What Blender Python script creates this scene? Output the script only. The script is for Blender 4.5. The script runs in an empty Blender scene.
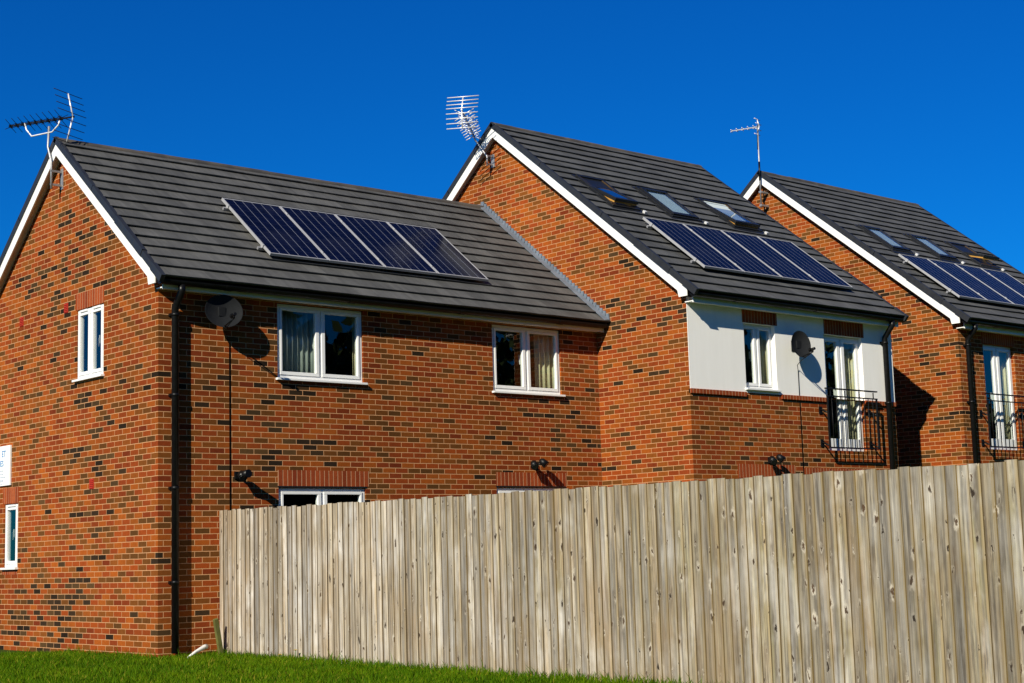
import bpy, bmesh, math, random
from mathutils import Vector, Matrix
from mathutils.geometry import tessellate_polygon
import numpy as np

random.seed(7)
SC = bpy.context.scene
COL = SC.collection
R = math.radians
PITCH = R(38.5)
CP, SP, TP = math.cos(PITCH), math.sin(PITCH), math.tan(PITCH)

# ------------------------------------------------------------------ scene graph helpers
def tag(o, label=None, cat=None, group=None, kind=None):
    if label: o['label'] = label
    if cat: o['category'] = cat
    if group: o['group'] = group
    if kind: o['kind'] = kind
    return o

def empty(name, loc, label, cat, group=None, rz=0.0):
    o = bpy.data.objects.new(name, None)
    COL.objects.link(o)
    o.location = loc
    o.rotation_euler = (0, 0, rz)
    o.empty_display_size = 0.2
    return tag(o, label, cat, group)

class MB:
    """collects faces, builds ONE mesh object"""
    def __init__(s, tf=None):
        s.v = []; s.f = []; s.uv = []; s.tf = tf; s.attr = []; s.cur = 0.0; s.sm = []
    def pt(s, p):
        p = s.tf(*p) if s.tf else p
        s.v.append(tuple(p)); return len(s.v) - 1
    def face(s, pts, uv=None, smooth=False):
        ids = [s.pt(p) for p in pts]
        s.f.append(ids); s.uv.append(uv or [(0, 0)] * len(ids)); s.attr.append(s.cur); s.sm.append(smooth)
    def box(s, x0, x1, y0, y1, z0, z1):
        c = [(x0,y0,z0),(x1,y0,z0),(x1,y1,z0),(x0,y1,z0),(x0,y0,z1),(x1,y0,z1),(x1,y1,z1),(x0,y1,z1)]
        b = [s.pt(p) for p in c]
        for q in ((3,2,1,0),(4,5,6,7),(0,1,5,4),(1,2,6,5),(2,3,7,6),(3,0,4,7)):
            s.f.append([b[i] for i in q]); s.uv.append([(0,0)]*4); s.attr.append(s.cur); s.sm.append(False)
    def prism(s, poly, axis, a, b):
        """poly: 2-D points (p,q); axis 0: (x=a..b, y=p, z=q); 1: (x=p, y=a..b, z=q); 2: (x=p,y=q,z=a..b)"""
        def mk(p, t):
            return (t,p[0],p[1]) if axis == 0 else ((p[0],t,p[1]) if axis == 1 else (p[0],p[1],t))
        n = len(poly)
        A = [s.pt(mk(p,a)) for p in poly]; B = [s.pt(mk(p,b)) for p in poly]
        for i in range(n):
            j = (i+1) % n
            s.f.append([A[i],A[j],B[j],B[i]])
        s.f.append(A[::-1]); s.f.append(B)
        for k in range(n+2):
            s.uv.append([(0,0)]*(4 if k < n else n)); s.attr.append(s.cur); s.sm.append(False)
    def tube(s, path, r, n=8, cap=True, rect=None):
        path = [Vector(p) for p in path]
        rings = []
        up0 = None
        for i, p in enumerate(path):
            if i == 0: d = path[1]-p
            elif i == len(path)-1: d = p-path[i-1]
            else: d = (path[i+1]-p).normalized() + (p-path[i-1]).normalized()
            d.normalize()
            if up0 is None:
                ref = Vector((0,0,1)) if abs(d.z) < .9 else Vector((1,0,0))
            else: ref = up0
            a = (ref - d*ref.dot(d)); a.normalize(); b = d.cross(a); up0 = a
            rr = r[i] if isinstance(r,(list,tuple)) else r
            ring = []
            for k in range(n):
                t = 2*math.pi*(k+.5)/n
                if rect: q = p + a*(rect[0]*(1 if math.cos(t)>0 else -1)) + b*(rect[1]*(1 if math.sin(t)>0 else -1))
                else: q = p + a*math.cos(t)*rr + b*math.sin(t)*rr
                ring.append(s.pt(q))
            rings.append(ring)
        for i in range(len(rings)-1):
            for k in range(n):
                s.f.append([rings[i][k], rings[i][(k+1)%n], rings[i+1][(k+1)%n], rings[i+1][k]])
                s.uv.append([(0,0)]*4); s.attr.append(s.cur); s.sm.append(not rect)
        if cap:
            s.f.append(rings[0][::-1]); s.f.append(rings[-1])
            for _ in range(2): s.uv.append([(0,0)]*n); s.attr.append(s.cur); s.sm.append(False)
    def bar(s, p, q, w, h):
        s.tube([p,q], 1, 4, True, (w/2,h/2))
    def poly_holes(s, outer, holes, mk):
        loops = [[Vector((a,b,0)) for a,b in outer]] + [[Vector((a,b,0)) for a,b in h] for h in holes]
        tris = tessellate_polygon(loops)
        flat = [p for l in loops for p in l]
        ids = [s.pt(mk(p.x,p.y)) for p in flat]
        for t in tris:
            s.f.append([ids[i] for i in t]); s.uv.append([(flat[i].x,flat[i].y) for i in t]); s.attr.append(s.cur); s.sm.append(False)
    def build(s, name, mat, parent=None, bevel=0, fix=True, label=None):
        me = bpy.data.meshes.new(name)
        me.from_pydata(s.v, [], s.f)
        uvl = me.uv_layers.new(name='UVMap')
        flat = [c for f in s.uv for c in f]
        uvl.data.foreach_set('uv', [x for c in flat for x in c])
        at = me.attributes.new('rnd', 'FLOAT', 'FACE')
        at.data.foreach_set('value', s.attr)
        me.polygons.foreach_set('use_smooth', s.sm)
        if fix:
            bm = bmesh.new(); bm.from_mesh(me)
            bmesh.ops.recalc_face_normals(bm, faces=bm.faces); bm.to_mesh(me); bm.free()
        me.materials.append(mat)
        o = bpy.data.objects.new(name, me); COL.objects.link(o)
        if parent: o.parent = parent
        if bevel:
            m = o.modifiers.new('bevel','BEVEL'); m.width = bevel; m.segments = 2; m.limit_method = 'ANGLE'
        if label: o['label'] = label
        return o

# ------------------------------------------------------------------ node helpers
class NT:
    def __init__(s, name):
        s.m = bpy.data.materials.new(name); s.m.use_nodes = True
        s.t = s.m.node_tree; s.t.nodes.clear()
        s.out = s.t.nodes.new('ShaderNodeOutputMaterial')
    def n(s, typ, **kw):
        nd = s.t.nodes.new('ShaderNode'+typ)
        for k, v in kw.items(): setattr(nd, k, v)
        return nd
    def link(s, a, b): s.t.links.new(a, b)
    def setin(s, sock, v):
        if hasattr(v, 'is_output') or isinstance(v, bpy.types.NodeSocket): s.link(v, sock)
        else: sock.default_value = v
    def math(s, op, a, b=None, c=None):
        nd = s.n('Math', operation=op)
        s.setin(nd.inputs[0], a)
        if b is not None: s.setin(nd.inputs[1], b)
        if c is not None: s.setin(nd.inputs[2], c)
        return nd.outputs[0]
    def mix(s, fac, a, b, blend='MIX'):
        nd = s.n('Mix', data_type='RGBA', blend_type=blend)
        s.setin(nd.inputs[0], fac); s.setin(nd.inputs[6], a); s.setin(nd.inputs[7], b)
        return nd.outputs[2]
    def ramp(s, fac, stops, interp='LINEAR'):
        nd = s.n('ValToRGB'); cr = nd.color_ramp; cr.interpolation = interp
        while len(cr.elements) < len(stops): cr.elements.new(.5)
        for e, (p, c) in zip(cr.elements, stops):
            e.position = p; e.color = tuple(c)+((1,) if len(c) == 3 else ())
        s.setin(nd.inputs[0], fac); return nd.outputs[0]
    def rng(s, v, a, b, c=0.0, d=1.0, smooth=False):
        nd = s.n('MapRange', interpolation_type='SMOOTHSTEP' if smooth else 'LINEAR')
        s.setin(nd.inputs[0], v)
        for i, x in enumerate((a,b,c,d)): nd.inputs[i+1].default_value = x
        return nd.outputs[0]
    def noise(s, vec, scale, detail=3, rough=.5, dim='3D'):
        nd = s.n('TexNoise', noise_dimensions=dim)
        s.link(vec, nd.inputs['Vector']); nd.inputs['Scale'].default_value = scale
        nd.inputs['Detail'].default_value = detail; nd.inputs['Roughness'].default_value = rough
        return nd.outputs['Fac']
    def comb(s, x, y, z=0.0):
        nd = s.n('CombineXYZ')
        for i, v in enumerate((x,y,z)): s.setin(nd.inputs[i], v)
        return nd.outputs[0]
    def obj(s): return s.n('TexCoord').outputs['Object']
    def uvc(s): return s.n('TexCoord').outputs['UV']
    def sep(s, v):
        nd = s.n('SeparateXYZ'); s.link(v, nd.inputs[0]); return nd.outputs
    def bsdf(s, col, rough=.6, spec=.5, metal=0.0, bump=None, bstr=.3, bdist=.01, coat=0.0):
        b = s.n('BsdfPrincipled')
        s.setin(b.inputs['Base Color'], col if not isinstance(col, tuple) else tuple(col)+(1,))
        s.setin(b.inputs['Roughness'], rough); s.setin(b.inputs['Metallic'], metal)
        b.inputs['Specular IOR Level'].default_value = spec
        b.inputs['Coat Weight'].default_value = coat
        b.inputs['Coat Roughness'].default_value = .03
        if bump is not None:
            bn = s.n('Bump'); bn.inputs['Strength'].default_value = bstr; bn.inputs['Distance'].default_value = bdist
            s.link(bump, bn.inputs['Height']); s.link(bn.outputs[0], b.inputs['Normal'])
        s.link(b.outputs[0], s.out.inputs[0]); return b

def c4(c): return tuple(c)+(1,)

def brick_material(name, bw, bh, off, stops, dark_amt, mortar, seed=0.0, tone=1.0):
    t = NT(name)
    o = t.obj(); x, y, z = t.sep(o)
    wob = t.noise(o, 9, 2)
    u = t.math('ADD', t.math('ADD', x, y), 60.0)
    v = t.math('ADD', z, 9.0 + .0)
    u = t.math('ADD', u, t.math('MULTIPLY', t.math('SUBTRACT', wob, .5), .006))
    v = t.math('ADD', v, t.math('MULTIPLY', t.math('SUBTRACT', t.noise(o, 7, 2), .5), .007))
    rv = t.math('DIVIDE', v, bh); row = t.math('FLOOR', rv); fv = t.math('FRACT', rv)
    par = t.math('MULTIPLY', t.math('FRACT', t.math('MULTIPLY', row, .5)), 2*off)
    ru = t.math('ADD', t.math('DIVIDE', u, bw), par); colm = t.math('FLOOR', ru); fu = t.math('FRACT', ru)
    du = t.math('MULTIPLY', t.math('MINIMUM', fu, t.math('SUBTRACT', 1.0, fu)), bw)
    dv = t.math('MULTIPLY', t.math('MINIMUM', fv, t.math('SUBTRACT', 1.0, fv)), bh)
    d = t.math('MINIMUM', du, dv)
    fine = t.noise(o, 60, 3)
    d = t.math('ADD', d, t.math('MULTIPLY', t.math('SUBTRACT', fine, .5), .003))
    mask = t.rng(d, .0035, .0062, 0, 1, True)            # 1 = brick face
    w1 = t.n('TexWhiteNoise', noise_dimensions='3D'); t.link(t.comb(colm, row, seed), w1.inputs[0])
    w2 = t.n('TexWhiteNoise', noise_dimensions='3D'); t.link(t.comb(colm, row, seed+31.7), w2.inputs[0])
    w3 = t.n('TexWhiteNoise', noise_dimensions='3D'); t.link(t.comb(colm, row, seed+77.1), w3.inputs[0])
    base = t.ramp(w1.outputs[0], stops)
    # dark, over-burnt bricks come in runs along a course and in loose patches
    cl = t.noise(t.comb(t.math('MULTIPLY', colm, .42), t.math('MULTIPLY', row, 1.0), seed), .9, 1, .5)
    patch = t.noise(t.comb(t.math('MULTIPLY', colm, bw*.8), t.math('MULTIPLY', row, bh*1.1), seed+3), .55, 1)
    thr = t.math('ADD', t.math('MULTIPLY', t.math('SUBTRACT', cl, .5), 1.9), t.math('MULTIPLY', t.math('SUBTRACT', patch, .5), 1.2))
    dk = t.math('GREATER_THAN', t.math('ADD', thr, t.math('MULTIPLY', w2.outputs[0], .55)), 1.0-dark_amt)
    dcol = t.ramp(w3.outputs[0], [(0,(.016,.010,.006)),(.4,(.030,.018,.010)),(.75,(.056,.031,.013)),(1,(.095,.048,.017))])
    face = t.mix(dk, base, dcol)
    grain = t.noise(o, 130, 2); blot = t.noise(o, 22, 3)
    g = t.math('ADD', t.rng(grain, .3, .7, .82, 1.14), t.math('MULTIPLY', t.math('SUBTRACT', blot, .5), .5))
    big = t.math('ADD', t.math('MULTIPLY', t.noise(o, .45, 2), .6), t.math('MULTIPLY', t.noise(t.comb(t.math('MULTIPLY', u, 2.2), t.math('MULTIPLY', v, .35)), 1.0, 4, .6), .4))
    g = t.math('MULTIPLY', g, t.rng(big, .35, .65, .80*tone, 1.18*tone))
    face = t.mix(1.0, face, t.comb(g, g, g), 'MULTIPLY')
    mcol = t.mix(t.noise(o, 14, 3), c4([c*.75 for c in mortar]), c4([c*1.2 for c in mortar]))
    col = t.mix(mask, mcol, face)
    hgt = t.math('ADD', t.math('MULTIPLY', mask, .8), t.math('MULTIPLY', t.math('ADD', grain, blot), .18))
    t.bsdf(col, .92, .08, 0, hgt, .8, .006)
    return t.m

REDS = [(0,(.140,.024,.007)),(.16,(.275,.053,.009)),(.34,(.200,.036,.009)),(.50,(.310,.073,.010)),(.66,(.240,.062,.010)),(.80,(.180,.055,.010)),(.91,(.120,.044,.010)),(1,(.085,.036,.010))]
M = {}
M['brick'] = brick_material('brick', .225, .075, .5, REDS, .36, (.53,.28,.135), 1.0)
M['brick_b'] = brick_material('brick_second', .225, .075, .5, [(p,(c[0]*1.06,c[1]*1.06,c[2]*1.0)) for p,c in REDS], .19, (.53,.28,.135), 5.0)
M['brick_c'] = brick_material('brick_third', .225, .075, .5, [(p,(c[0]*1.02,c[1]*1.06,c[2]*1.0)) for p,c in REDS], .31, (.53,.28,.135), 12.0)
M['soldier'] = brick_material('soldier_brick', .075, 20.0, 0, [(0,(.25,.045,.014)),(.5,(.32,.064,.018)),(1,(.20,.034,.012))], -.6, (.48,.27,.15), 2.0)
M['air'] = NT('terracotta'); M['air'].bsdf((.36,.022,.010), .8, .3); M['air'] = M['air'].m

def simple(name, col, rough=.5, spec=.5, metal=0.0, var=.12, scale=6, coat=0.0, bscale=0, bstr=.1):
    t = NT(name); o = t.obj()
    n = t.noise(o, scale, 4)
    g = t.rng(n, .25, .75, 1-var, 1+var)
    c = t.mix(1.0, c4(col), t.comb(g,g,g), 'MULTIPLY')
    bump = t.noise(o, bscale, 3) if bscale else None
    t.bsdf(c, t.rng(t.noise(o, scale*3, 2), .3, .7, max(rough-.08,.02), rough+.08), spec, metal, bump, bstr, .004, coat)
    return t.m
M['upvc'] = simple('white_upvc', (.80,.80,.79), .32, .5, 0, .04, 3)
M['board'] = simple('white_board', (.82,.82,.80), .45, .4, 0, .10, 4)
M['black'] = simple('black_plastic', (.0045,.0045,.005), .4, .25, 0, .2, 5)
M['dry_verge'] = simple('verge_plastic', (.020,.022,.027), .5, .4, 0, .15, 4)
M['darkgrey'] = simple('dark_grey_metal', (.016,.017,.019), .4, .5, .3, .15, 6)
M['alu'] = simple('aluminium', (.78,.78,.78), .42, .5, .35, .06, 8)
M['pv_frame'] = simple('panel_frame', (.42,.42,.43), .45, .4, .3, .08, 8)
M['pine_dark'] = simple('pine_lining', (.07,.042,.018), .6, .3, 0, .2, 10)
M['alu_dull'] = simple('dull_aluminium', (.36,.36,.37), .5, .5, .6, .1, 12)
M['lead'] = simple('lead_sheet', (.16,.19,.23), .55, .4, .2, .25, 5, 0, 20, .2)
M['dish'] = simple('dish_paint', (.014,.015,.017), .75, .1, 0, .15, 8)
M['pine'] = simple('pine', (.42,.22,.045), .5, .4, 0, .15, 12)
M['iron'] = simple('black_iron', (.006,.006,.0065), .5, .25, .2, .2, 8)
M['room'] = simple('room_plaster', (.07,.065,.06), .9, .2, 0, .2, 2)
M['curtain'] = simple('cream_curtain', (.74,.67,.44), .9, .1, 0, .06, 10)
M['blind'] = simple('grey_blind', (.42,.47,.45), .9, .1, 0, .05, 10)
M['pale_blind'] = simple('pale_blind', (.50,.57,.58), .9, .1, 0, .05, 5)
M['white_plastic'] = simple('white_plastic', (.78,.78,.75), .4, .5, 0, .08, 8)
M['wood_post'] = simple('green_stained_post', (.115,.115,.032), .85, .2, 0, .4, 9, 0, 30, .4)
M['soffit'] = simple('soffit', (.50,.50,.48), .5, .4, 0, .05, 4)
M['lens'] = simple('lamp_glass', (.012,.013,.014), .25, .4, 0, .1, 6)
M['blue_ink'] = simple('blue_ink', (.03,.22,.52), .5, .3, 0, .05, 5)
M['grey_ink'] = simple('grey_ink', (.45,.50,.58), .5, .3, 0, .05, 5)
M['yellow'] = simple('dandelion_yellow', (.75,.55,.02), .7, .2, 0, .1, 20)
M['stem'] = simple('stem_green', (.06,.14,.02), .7, .2, 0, .2, 20)

def glass(name, tint, refl=1.0):
    t = NT(name)
    tr = t.n('BsdfTransparent'); tr.inputs[0].default_value = c4(tint)
    gl = t.n('BsdfGlossy'); gl.inputs['Roughness'].default_value = .01; gl.inputs[0].default_value = (1,1,1,1)
    o = t.obj(); bn = t.n('Bump'); bn.inputs['Strength'].default_value = .02; bn.inputs['Distance'].default_value = .02
    t.link(t.noise(o, 3, 1), bn.inputs['Height']); t.link(bn.outputs[0], gl.inputs['Normal'])
    fr = t.n('Fresnel'); fr.inputs[0].default_value = 1.52
    geo = t.n('NewGeometry')
    f = t.math('MULTIPLY', t.math('MINIMUM', t.math('MULTIPLY', fr.outputs[0], 1.7*refl), 1.0), t.math('SUBTRACT', 1.0, geo.outputs['Backfacing']))
    mx = t.n('MixShader'); t.link(f, mx.inputs[0]); t.link(tr.outputs[0], mx.inputs[1]); t.link(gl.outputs[0], mx.inputs[2])
    t.link(mx.outputs[0], t.out.inputs[0]); return t.m
M['glass'] = glass('window_glass', (.88,.91,.89), .85)
M['glass_sky'] = glass('coated_roof_glass', (.88,.92,.91), .9)

# rendered wall
t = NT('white_render'); o = t.obj()
st = t.noise(t.comb(*[t.math('MULTIPLY', a, k) for a, k in zip(t.sep(o), (5,5,.6))]), 1.0, 5, .65)
c = t.mix(t.rng(st,.3,.75,0,1), c4((.83,.815,.78)), c4((.90,.885,.855)))
t.bsdf(c, .9, .2, 0, t.noise(o, 120, 3), .5, .003); M['render'] = t.m

# concrete roof tile: uv = (x, s)
def tile_mat(name, a, b):
    t = NT(name); uv = t.uvc(); u, v, _ = t.sep(uv); o = t.obj()
    row = t.math('FLOOR', t.math('DIVIDE', v, .27))
    uu = t.math('ADD', t.math('DIVIDE', u, .30), t.math('MULTIPLY', t.math('FRACT', t.math('MULTIPLY', row, .5)), 1.0))
    colm = t.math('FLOOR', uu); fu = t.math('FRACT', uu)
    w = t.n('TexWhiteNoise', noise_dimensions='2D'); t.link(t.comb(colm, row), w.inputs[0])
    col = t.mix(w.outputs[0], c4(a), c4(b))
    n = t.noise(o, 2.2, 5, .65); st = t.noise(t.comb(t.math('MULTIPLY', u, 6), t.math('MULTIPLY', v, .8)), 2.0, 4)
    g = t.math('MULTIPLY', t.rng(n,.25,.75,.72,1.28), t.rng(st,.3,.7,.85,1.15))
    gr = t.noise(o, 150, 2); g = t.math('MULTIPLY', g, t.rng(gr,.3,.7,.9,1.1))
    # lichen specks
    lich = t.rng(t.noise(o, 26, 3), .62, .72, 0, .7)
    col = t.mix(1.0, col, t.comb(g,g,g), 'MULTIPLY')
    col = t.mix(t.math('MULTIPLY', lich, t.rng(n,.45,.7,0,1)), col, c4((.17,.165,.13)))
    d = t.math('MULTIPLY', t.math('MINIMUM', fu, t.math('SUBTRACT', 1.0, fu)), .30)
    j = t.rng(d, .001, .0035, 0, 1)
    col = t.mix(t.rng(j,0,1,.4,0), col, c4((.015,.015,.015)))
    h = t.math('ADD', t.math('MULTIPLY', j, .5), t.math('MULTIPLY', gr, .2))
    t.bsdf(col, .75, .3, 0, h, .4, .004); return t.m
M['tile'] = tile_mat('grey_roof_tile', (.068,.068,.066), (.096,.095,.091))
M['tile_b'] = tile_mat('charcoal_roof_tile', (.061,.062,.062), (.085,.086,.086))
t = NT('ridge_tile'); o = t.obj()
t.bsdf(t.mix(t.rng(t.noise(o,3,4),.35,.7,0,1), c4((.045,.043,.042)), c4((.10,.085,.07))), .8, .3, 0, t.noise(o,40,3), .3, .004); M['ridge'] = t.m

# photovoltaic glass: uv in metres (x 0..1, s 0..1.65)
t = NT('solar_cells'); u, v, _ = t.sep(t.uvc()); o = t.obj()
CW = .158
fu = t.math('FRACT', t.math('DIVIDE', u, CW)); fv = t.math('FRACT', t.math('DIVIDE', v, CW))
ci = t.comb(t.math('FLOOR', t.math('DIVIDE', u, CW)), t.math('FLOOR', t.math('DIVIDE', v, CW)))
w = t.n('TexWhiteNoise', noise_dimensions='2D'); t.link(ci, w.inputs[0])
vor = t.n('TexVoronoi'); vor.inputs['Scale'].default_value = 60; t.link(t.uvc(), vor.inputs['Vector'])
cell = t.mix(w.outputs[0], c4((.0016,.0022,.010)), c4((.0026,.0038,.019)))
cell = t.mix(.45, cell, t.mix(t.sep(vor.outputs['Color'])[0], c4((.002,.0025,.010)), c4((.0045,.0065,.030))))
eu = t.math('MULTIPLY', t.math('MINIMUM', fu, t.math('SUBTRACT', 1.0, fu)), CW)
ev = t.math('MULTIPLY', t.math('MINIMUM', fv, t.math('SUBTRACT', 1.0, fv)), CW)
gapu = t.rng(eu, .0035, .005, 1, 0); gapv = t.rng(ev, .0012, .002, 1, 0)
bus = t.math('ABSOLUTE', t.math('SUBTRACT', t.math('FRACT', t.math('MULTIPLY', fu, 2)), .5))
busm = t.rng(bus, .004, .008, .05, 0)
c = t.mix(busm, cell, c4((.25,.28,.34)))
c = t.mix(t.math('MULTIPLY', gapv, .07), c, c4((.3,.33,.4)))
c = t.mix(t.math('MULTIPLY', gapu, .5), c, c4((.36,.38,.46)))
dust = t.rng(t.noise(o, 1.3, 4), .5, .85, 0, .03)
c = t.mix(dust, c, c4((.35,.36,.38)))
t.bsdf(c, .12, .05, 0, None, 0, 0, .0); M['pv'] = t.m

# weathered feather-edge boards: uv = (0..1 across the board, z), rnd per board; uv.x > 1 = thick edge
t = NT('weathered_boards'); u, v, _ = t.sep(t.uvc())
at = t.n('Attribute', attribute_name='rnd'); rn = at.outputs['Fac']
wn = t.n('TexWhiteNoise', noise_dimensions='1D'); t.link(rn, wn.inputs['W']); r2 = wn.outputs[0]
wn3 = t.n('TexWhiteNoise', noise_dimensions='1D'); t.link(t.math('ADD', rn, 91.3), wn3.inputs['W']); r3 = wn3.outputs[0]
def bn(su, sv, k, sc, det=4, ro=.55):
    return t.noise(t.comb(t.math('MULTIPLY', u, su), t.math('MULTIPLY', v, sv), t.math('ADD', t.math('MULTIPLY', rn, 7.3), k)), sc, det, ro)
base = t.ramp(r2, [(0,(.33,.275,.195)),(.2,(.45,.385,.28)),(.4,(.30,.265,.205)),(.6,(.40,.335,.235)),(.78,(.50,.435,.325)),(.9,(.21,.165,.105)),(1,(.33,.28,.205))])
damp = t.rng(t.math('MULTIPLY', t.sep(t.obj())[1], -1.0), 2.0, 10.0, .12, 1.0)
grain = bn(3.2, .55, 1.0, 1.0, 4, .6)
grain2 = bn(15, 1.3, 4.0, 1.0, 4, .7)
crack = t.math('MULTIPLY', t.rng(bn(11, .55, 71.0, 1.0, 3, .6), .30, .36, .7, 0), t.rng(damp,.1,1,.35,1))
blot = bn(1.2, 2.6, 7.0, 1.0, 3, .55)
# knots: irregular, few per board, in whorls, each with a pale burst and a dark weathered streak
wx = t.math('MULTIPLY', t.math('SUBTRACT', bn(4,14,9.0,1.0,3,.6), .5), .34)
wy = t.math('MULTIPLY', t.math('SUBTRACT', bn(5,18,19.0,1.0,3,.6), .5), .40)
ku = t.math('ADD', t.math('ADD', t.math('MULTIPLY', u, .62), t.math('MULTIPLY', rn, 31.7)), wx)
kw = t.math('ADD', t.math('ADD', t.math('MULTIPLY', v, 2.7), t.math('MULTIPLY', t.math('FLOOR', t.math('MULTIPLY', rn, .8)), 13.0)), wy)
vor = t.n('TexVoronoi', feature='F1', voronoi_dimensions='2D'); vor.inputs['Scale'].default_value = 1.35
t.link(t.comb(ku, kw), vor.inputs['Vector'])
kr = t.sep(vor.outputs['Color']); kd = vor.outputs['Distance']
on = t.math('GREATER_THAN', kr[0], .28)
size = t.math('POWER', kr[1], 2.0); size = t.rng(size, 0, 1, .05, .15)
kn = t.math('DIVIDE', kd, size)
knot = t.math('MULTIPLY', on, t.rng(kn, .6, 1.05, 1, 0, True))

halo = t.math('MULTIPLY', t.math('MULTIPLY', on, t.rng(kn, 1.0, 2.6, 1, 0, True)), t.rng(bn(2,9,51.0,1.0,3), .42, .58, 0, 1))
g = t.math('ADD', t.math('ADD', t.rng(grain,.3,.7,.55,1.36), t.rng(grain2,.3,.7,-.30,.28)), t.rng(blot,.3,.7,-.12,.12))
col = t.mix(1.0, base, t.comb(g,g,g), 'MULTIPLY')
gs = t.rng(bn(1.6,.35,13.0,1.0,4), .46, .64, 0, .6)
col = t.mix(gs, col, t.mix(1.0, c4((.33,.325,.31)), t.comb(g,g,g), 'MULTIPLY'))
tan = t.rng(bn(1.5,.5,23.0,1.0,4), .50, .66, 0, .75)
col = t.mix(tan, col, t.mix(1.0, c4((.40,.30,.18)), t.comb(g,g,g), 'MULTIPLY'))
alg = t.math('MULTIPLY', t.math('MULTIPLY', t.rng(bn(1.1,.8,33.0,1.0,4), .38,.62,0,.85), t.rng(r3,.1,.8,.25,1)), damp)
col = t.mix(alg, col, t.mix(1.0, c4((.235,.205,.10)), t.comb(g,g,g), 'MULTIPLY'))
drk = t.math('MULTIPLY', t.rng(bn(2.4,1.1,43.0,1.0,5,.7), .45,.62,0,.95), t.rng(damp,.1,1,.5,1.0))
smut = t.math('MULTIPLY', t.math('MULTIPLY', on, t.rng(t.math('DIVIDE', t.math('ABSOLUTE', t.math('SUBTRACT', u, .5)), .5), .2, .8, 1, 0)), t.math('MULTIPLY', t.rng(kd, .12, .5, .75, 0, True), t.rng(bn(7,5,81.0,1.0,4,.7), .42,.6,0,1)))
col = t.mix(drk, col, c4((.12,.10,.075)))
col = t.mix(smut, col, c4((.10,.078,.055)))
col = t.mix(crack, col, c4((.09,.075,.06)))
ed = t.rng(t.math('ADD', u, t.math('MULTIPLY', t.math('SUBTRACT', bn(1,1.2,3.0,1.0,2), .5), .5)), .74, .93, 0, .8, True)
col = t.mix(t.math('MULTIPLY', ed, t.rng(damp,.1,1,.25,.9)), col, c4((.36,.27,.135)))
P3 = t.sep(t.obj())
pv = t.comb(t.math('MULTIPLY', P3[1], 1.3), t.math('MULTIPLY', P3[2], .55), 3.0)
brown = t.math('MULTIPLY', t.rng(t.noise(pv, 1.1, 4, .65), .46, .66, 0, .75), t.rng(bn(3,.9,91.0,1.0,4,.6), .35,.6,.3,1))
col = t.mix(brown, col, t.mix(1.0, c4((.27,.19,.105)), t.comb(g,g,g), 'MULTIPLY'))
pale = t.math('MULTIPLY', t.rng(t.noise(t.comb(t.math('MULTIPLY', P3[1], 1.7), t.math('MULTIPLY', P3[2], .8), 11.0), 1.2, 4, .65), .50, .68, 0, .7), t.rng(r3, 0, 1, .4, 1))
col = t.mix(pale, col, t.mix(1.0, c4((.53,.50,.44)), t.comb(g,g,g), 'MULTIPLY'))
tone = t.rng(r3, 0, 1, .74, 1.24)
col = t.mix(1.0, col, t.comb(tone, tone, tone), 'MULTIPLY')
wet = t.rng(damp, .1, 1, 1.20, .90)
col = t.mix(1.0, col, t.comb(wet, wet, t.math('MULTIPLY', wet, t.rng(damp,.1,1,1.06,1.02))), 'MULTIPLY')
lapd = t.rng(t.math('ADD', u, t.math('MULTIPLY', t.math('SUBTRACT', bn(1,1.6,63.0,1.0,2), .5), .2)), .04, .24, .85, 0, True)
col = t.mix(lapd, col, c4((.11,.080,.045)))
col = t.mix(t.math('MULTIPLY', halo, t.rng(kr[2], 0, 1, .15, .9)), col, c4((.55,.49,.39)))
col = t.mix(t.math('MULTIPLY', knot, .95), col, t.mix(kr[2], c4((.020,.014,.010)), c4((.075,.04,.02))))
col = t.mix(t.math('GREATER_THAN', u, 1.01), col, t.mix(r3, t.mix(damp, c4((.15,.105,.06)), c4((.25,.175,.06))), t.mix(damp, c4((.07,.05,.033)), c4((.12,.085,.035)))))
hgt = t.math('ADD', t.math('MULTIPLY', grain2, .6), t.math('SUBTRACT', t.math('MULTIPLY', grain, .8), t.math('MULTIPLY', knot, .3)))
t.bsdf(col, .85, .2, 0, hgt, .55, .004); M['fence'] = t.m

# lawn and grass
t = NT('lawn_soil'); o = t.obj()
n = t.noise(o, 1.1, 5); n2 = t.noise(o, 14, 4)
c = t.mix(n, c4((.026,.050,.003)), c4((.050,.082,.005)))
c = t.mix(t.rng(n2,.45,.75,0,.6), c, c4((.022,.036,.008)))
t.bsdf(c, .95, .1, 0, n2, .6, .03); M['lawn'] = t.m
t = NT('grass_blade'); at = t.n('Attribute', attribute_name='rnd')
c = t.ramp(at.outputs['Fac'], [(0,(.016,.050,.0005)),(.4,(.055,.130,.0008)),(.75,(.115,.190,.001)),(1,(.25,.23,.02))])
b = t.bsdf(c, .7, .08)
tl = t.n('BsdfTranslucent'); t.link(c, tl.inputs[0]); mx = t.n('MixShader'); mx.inputs[0].default_value = .28
t.link(b.outputs[0], mx.inputs[1]); t.link(tl.outputs[0], mx.inputs[2]); t.link(mx.outputs[0], t.out.inputs[0]); M['grass'] = t.m
M['leaf'] = simple('leaf', (.045,.075,.018), .7, .3, 0, .4, 2)

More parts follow.
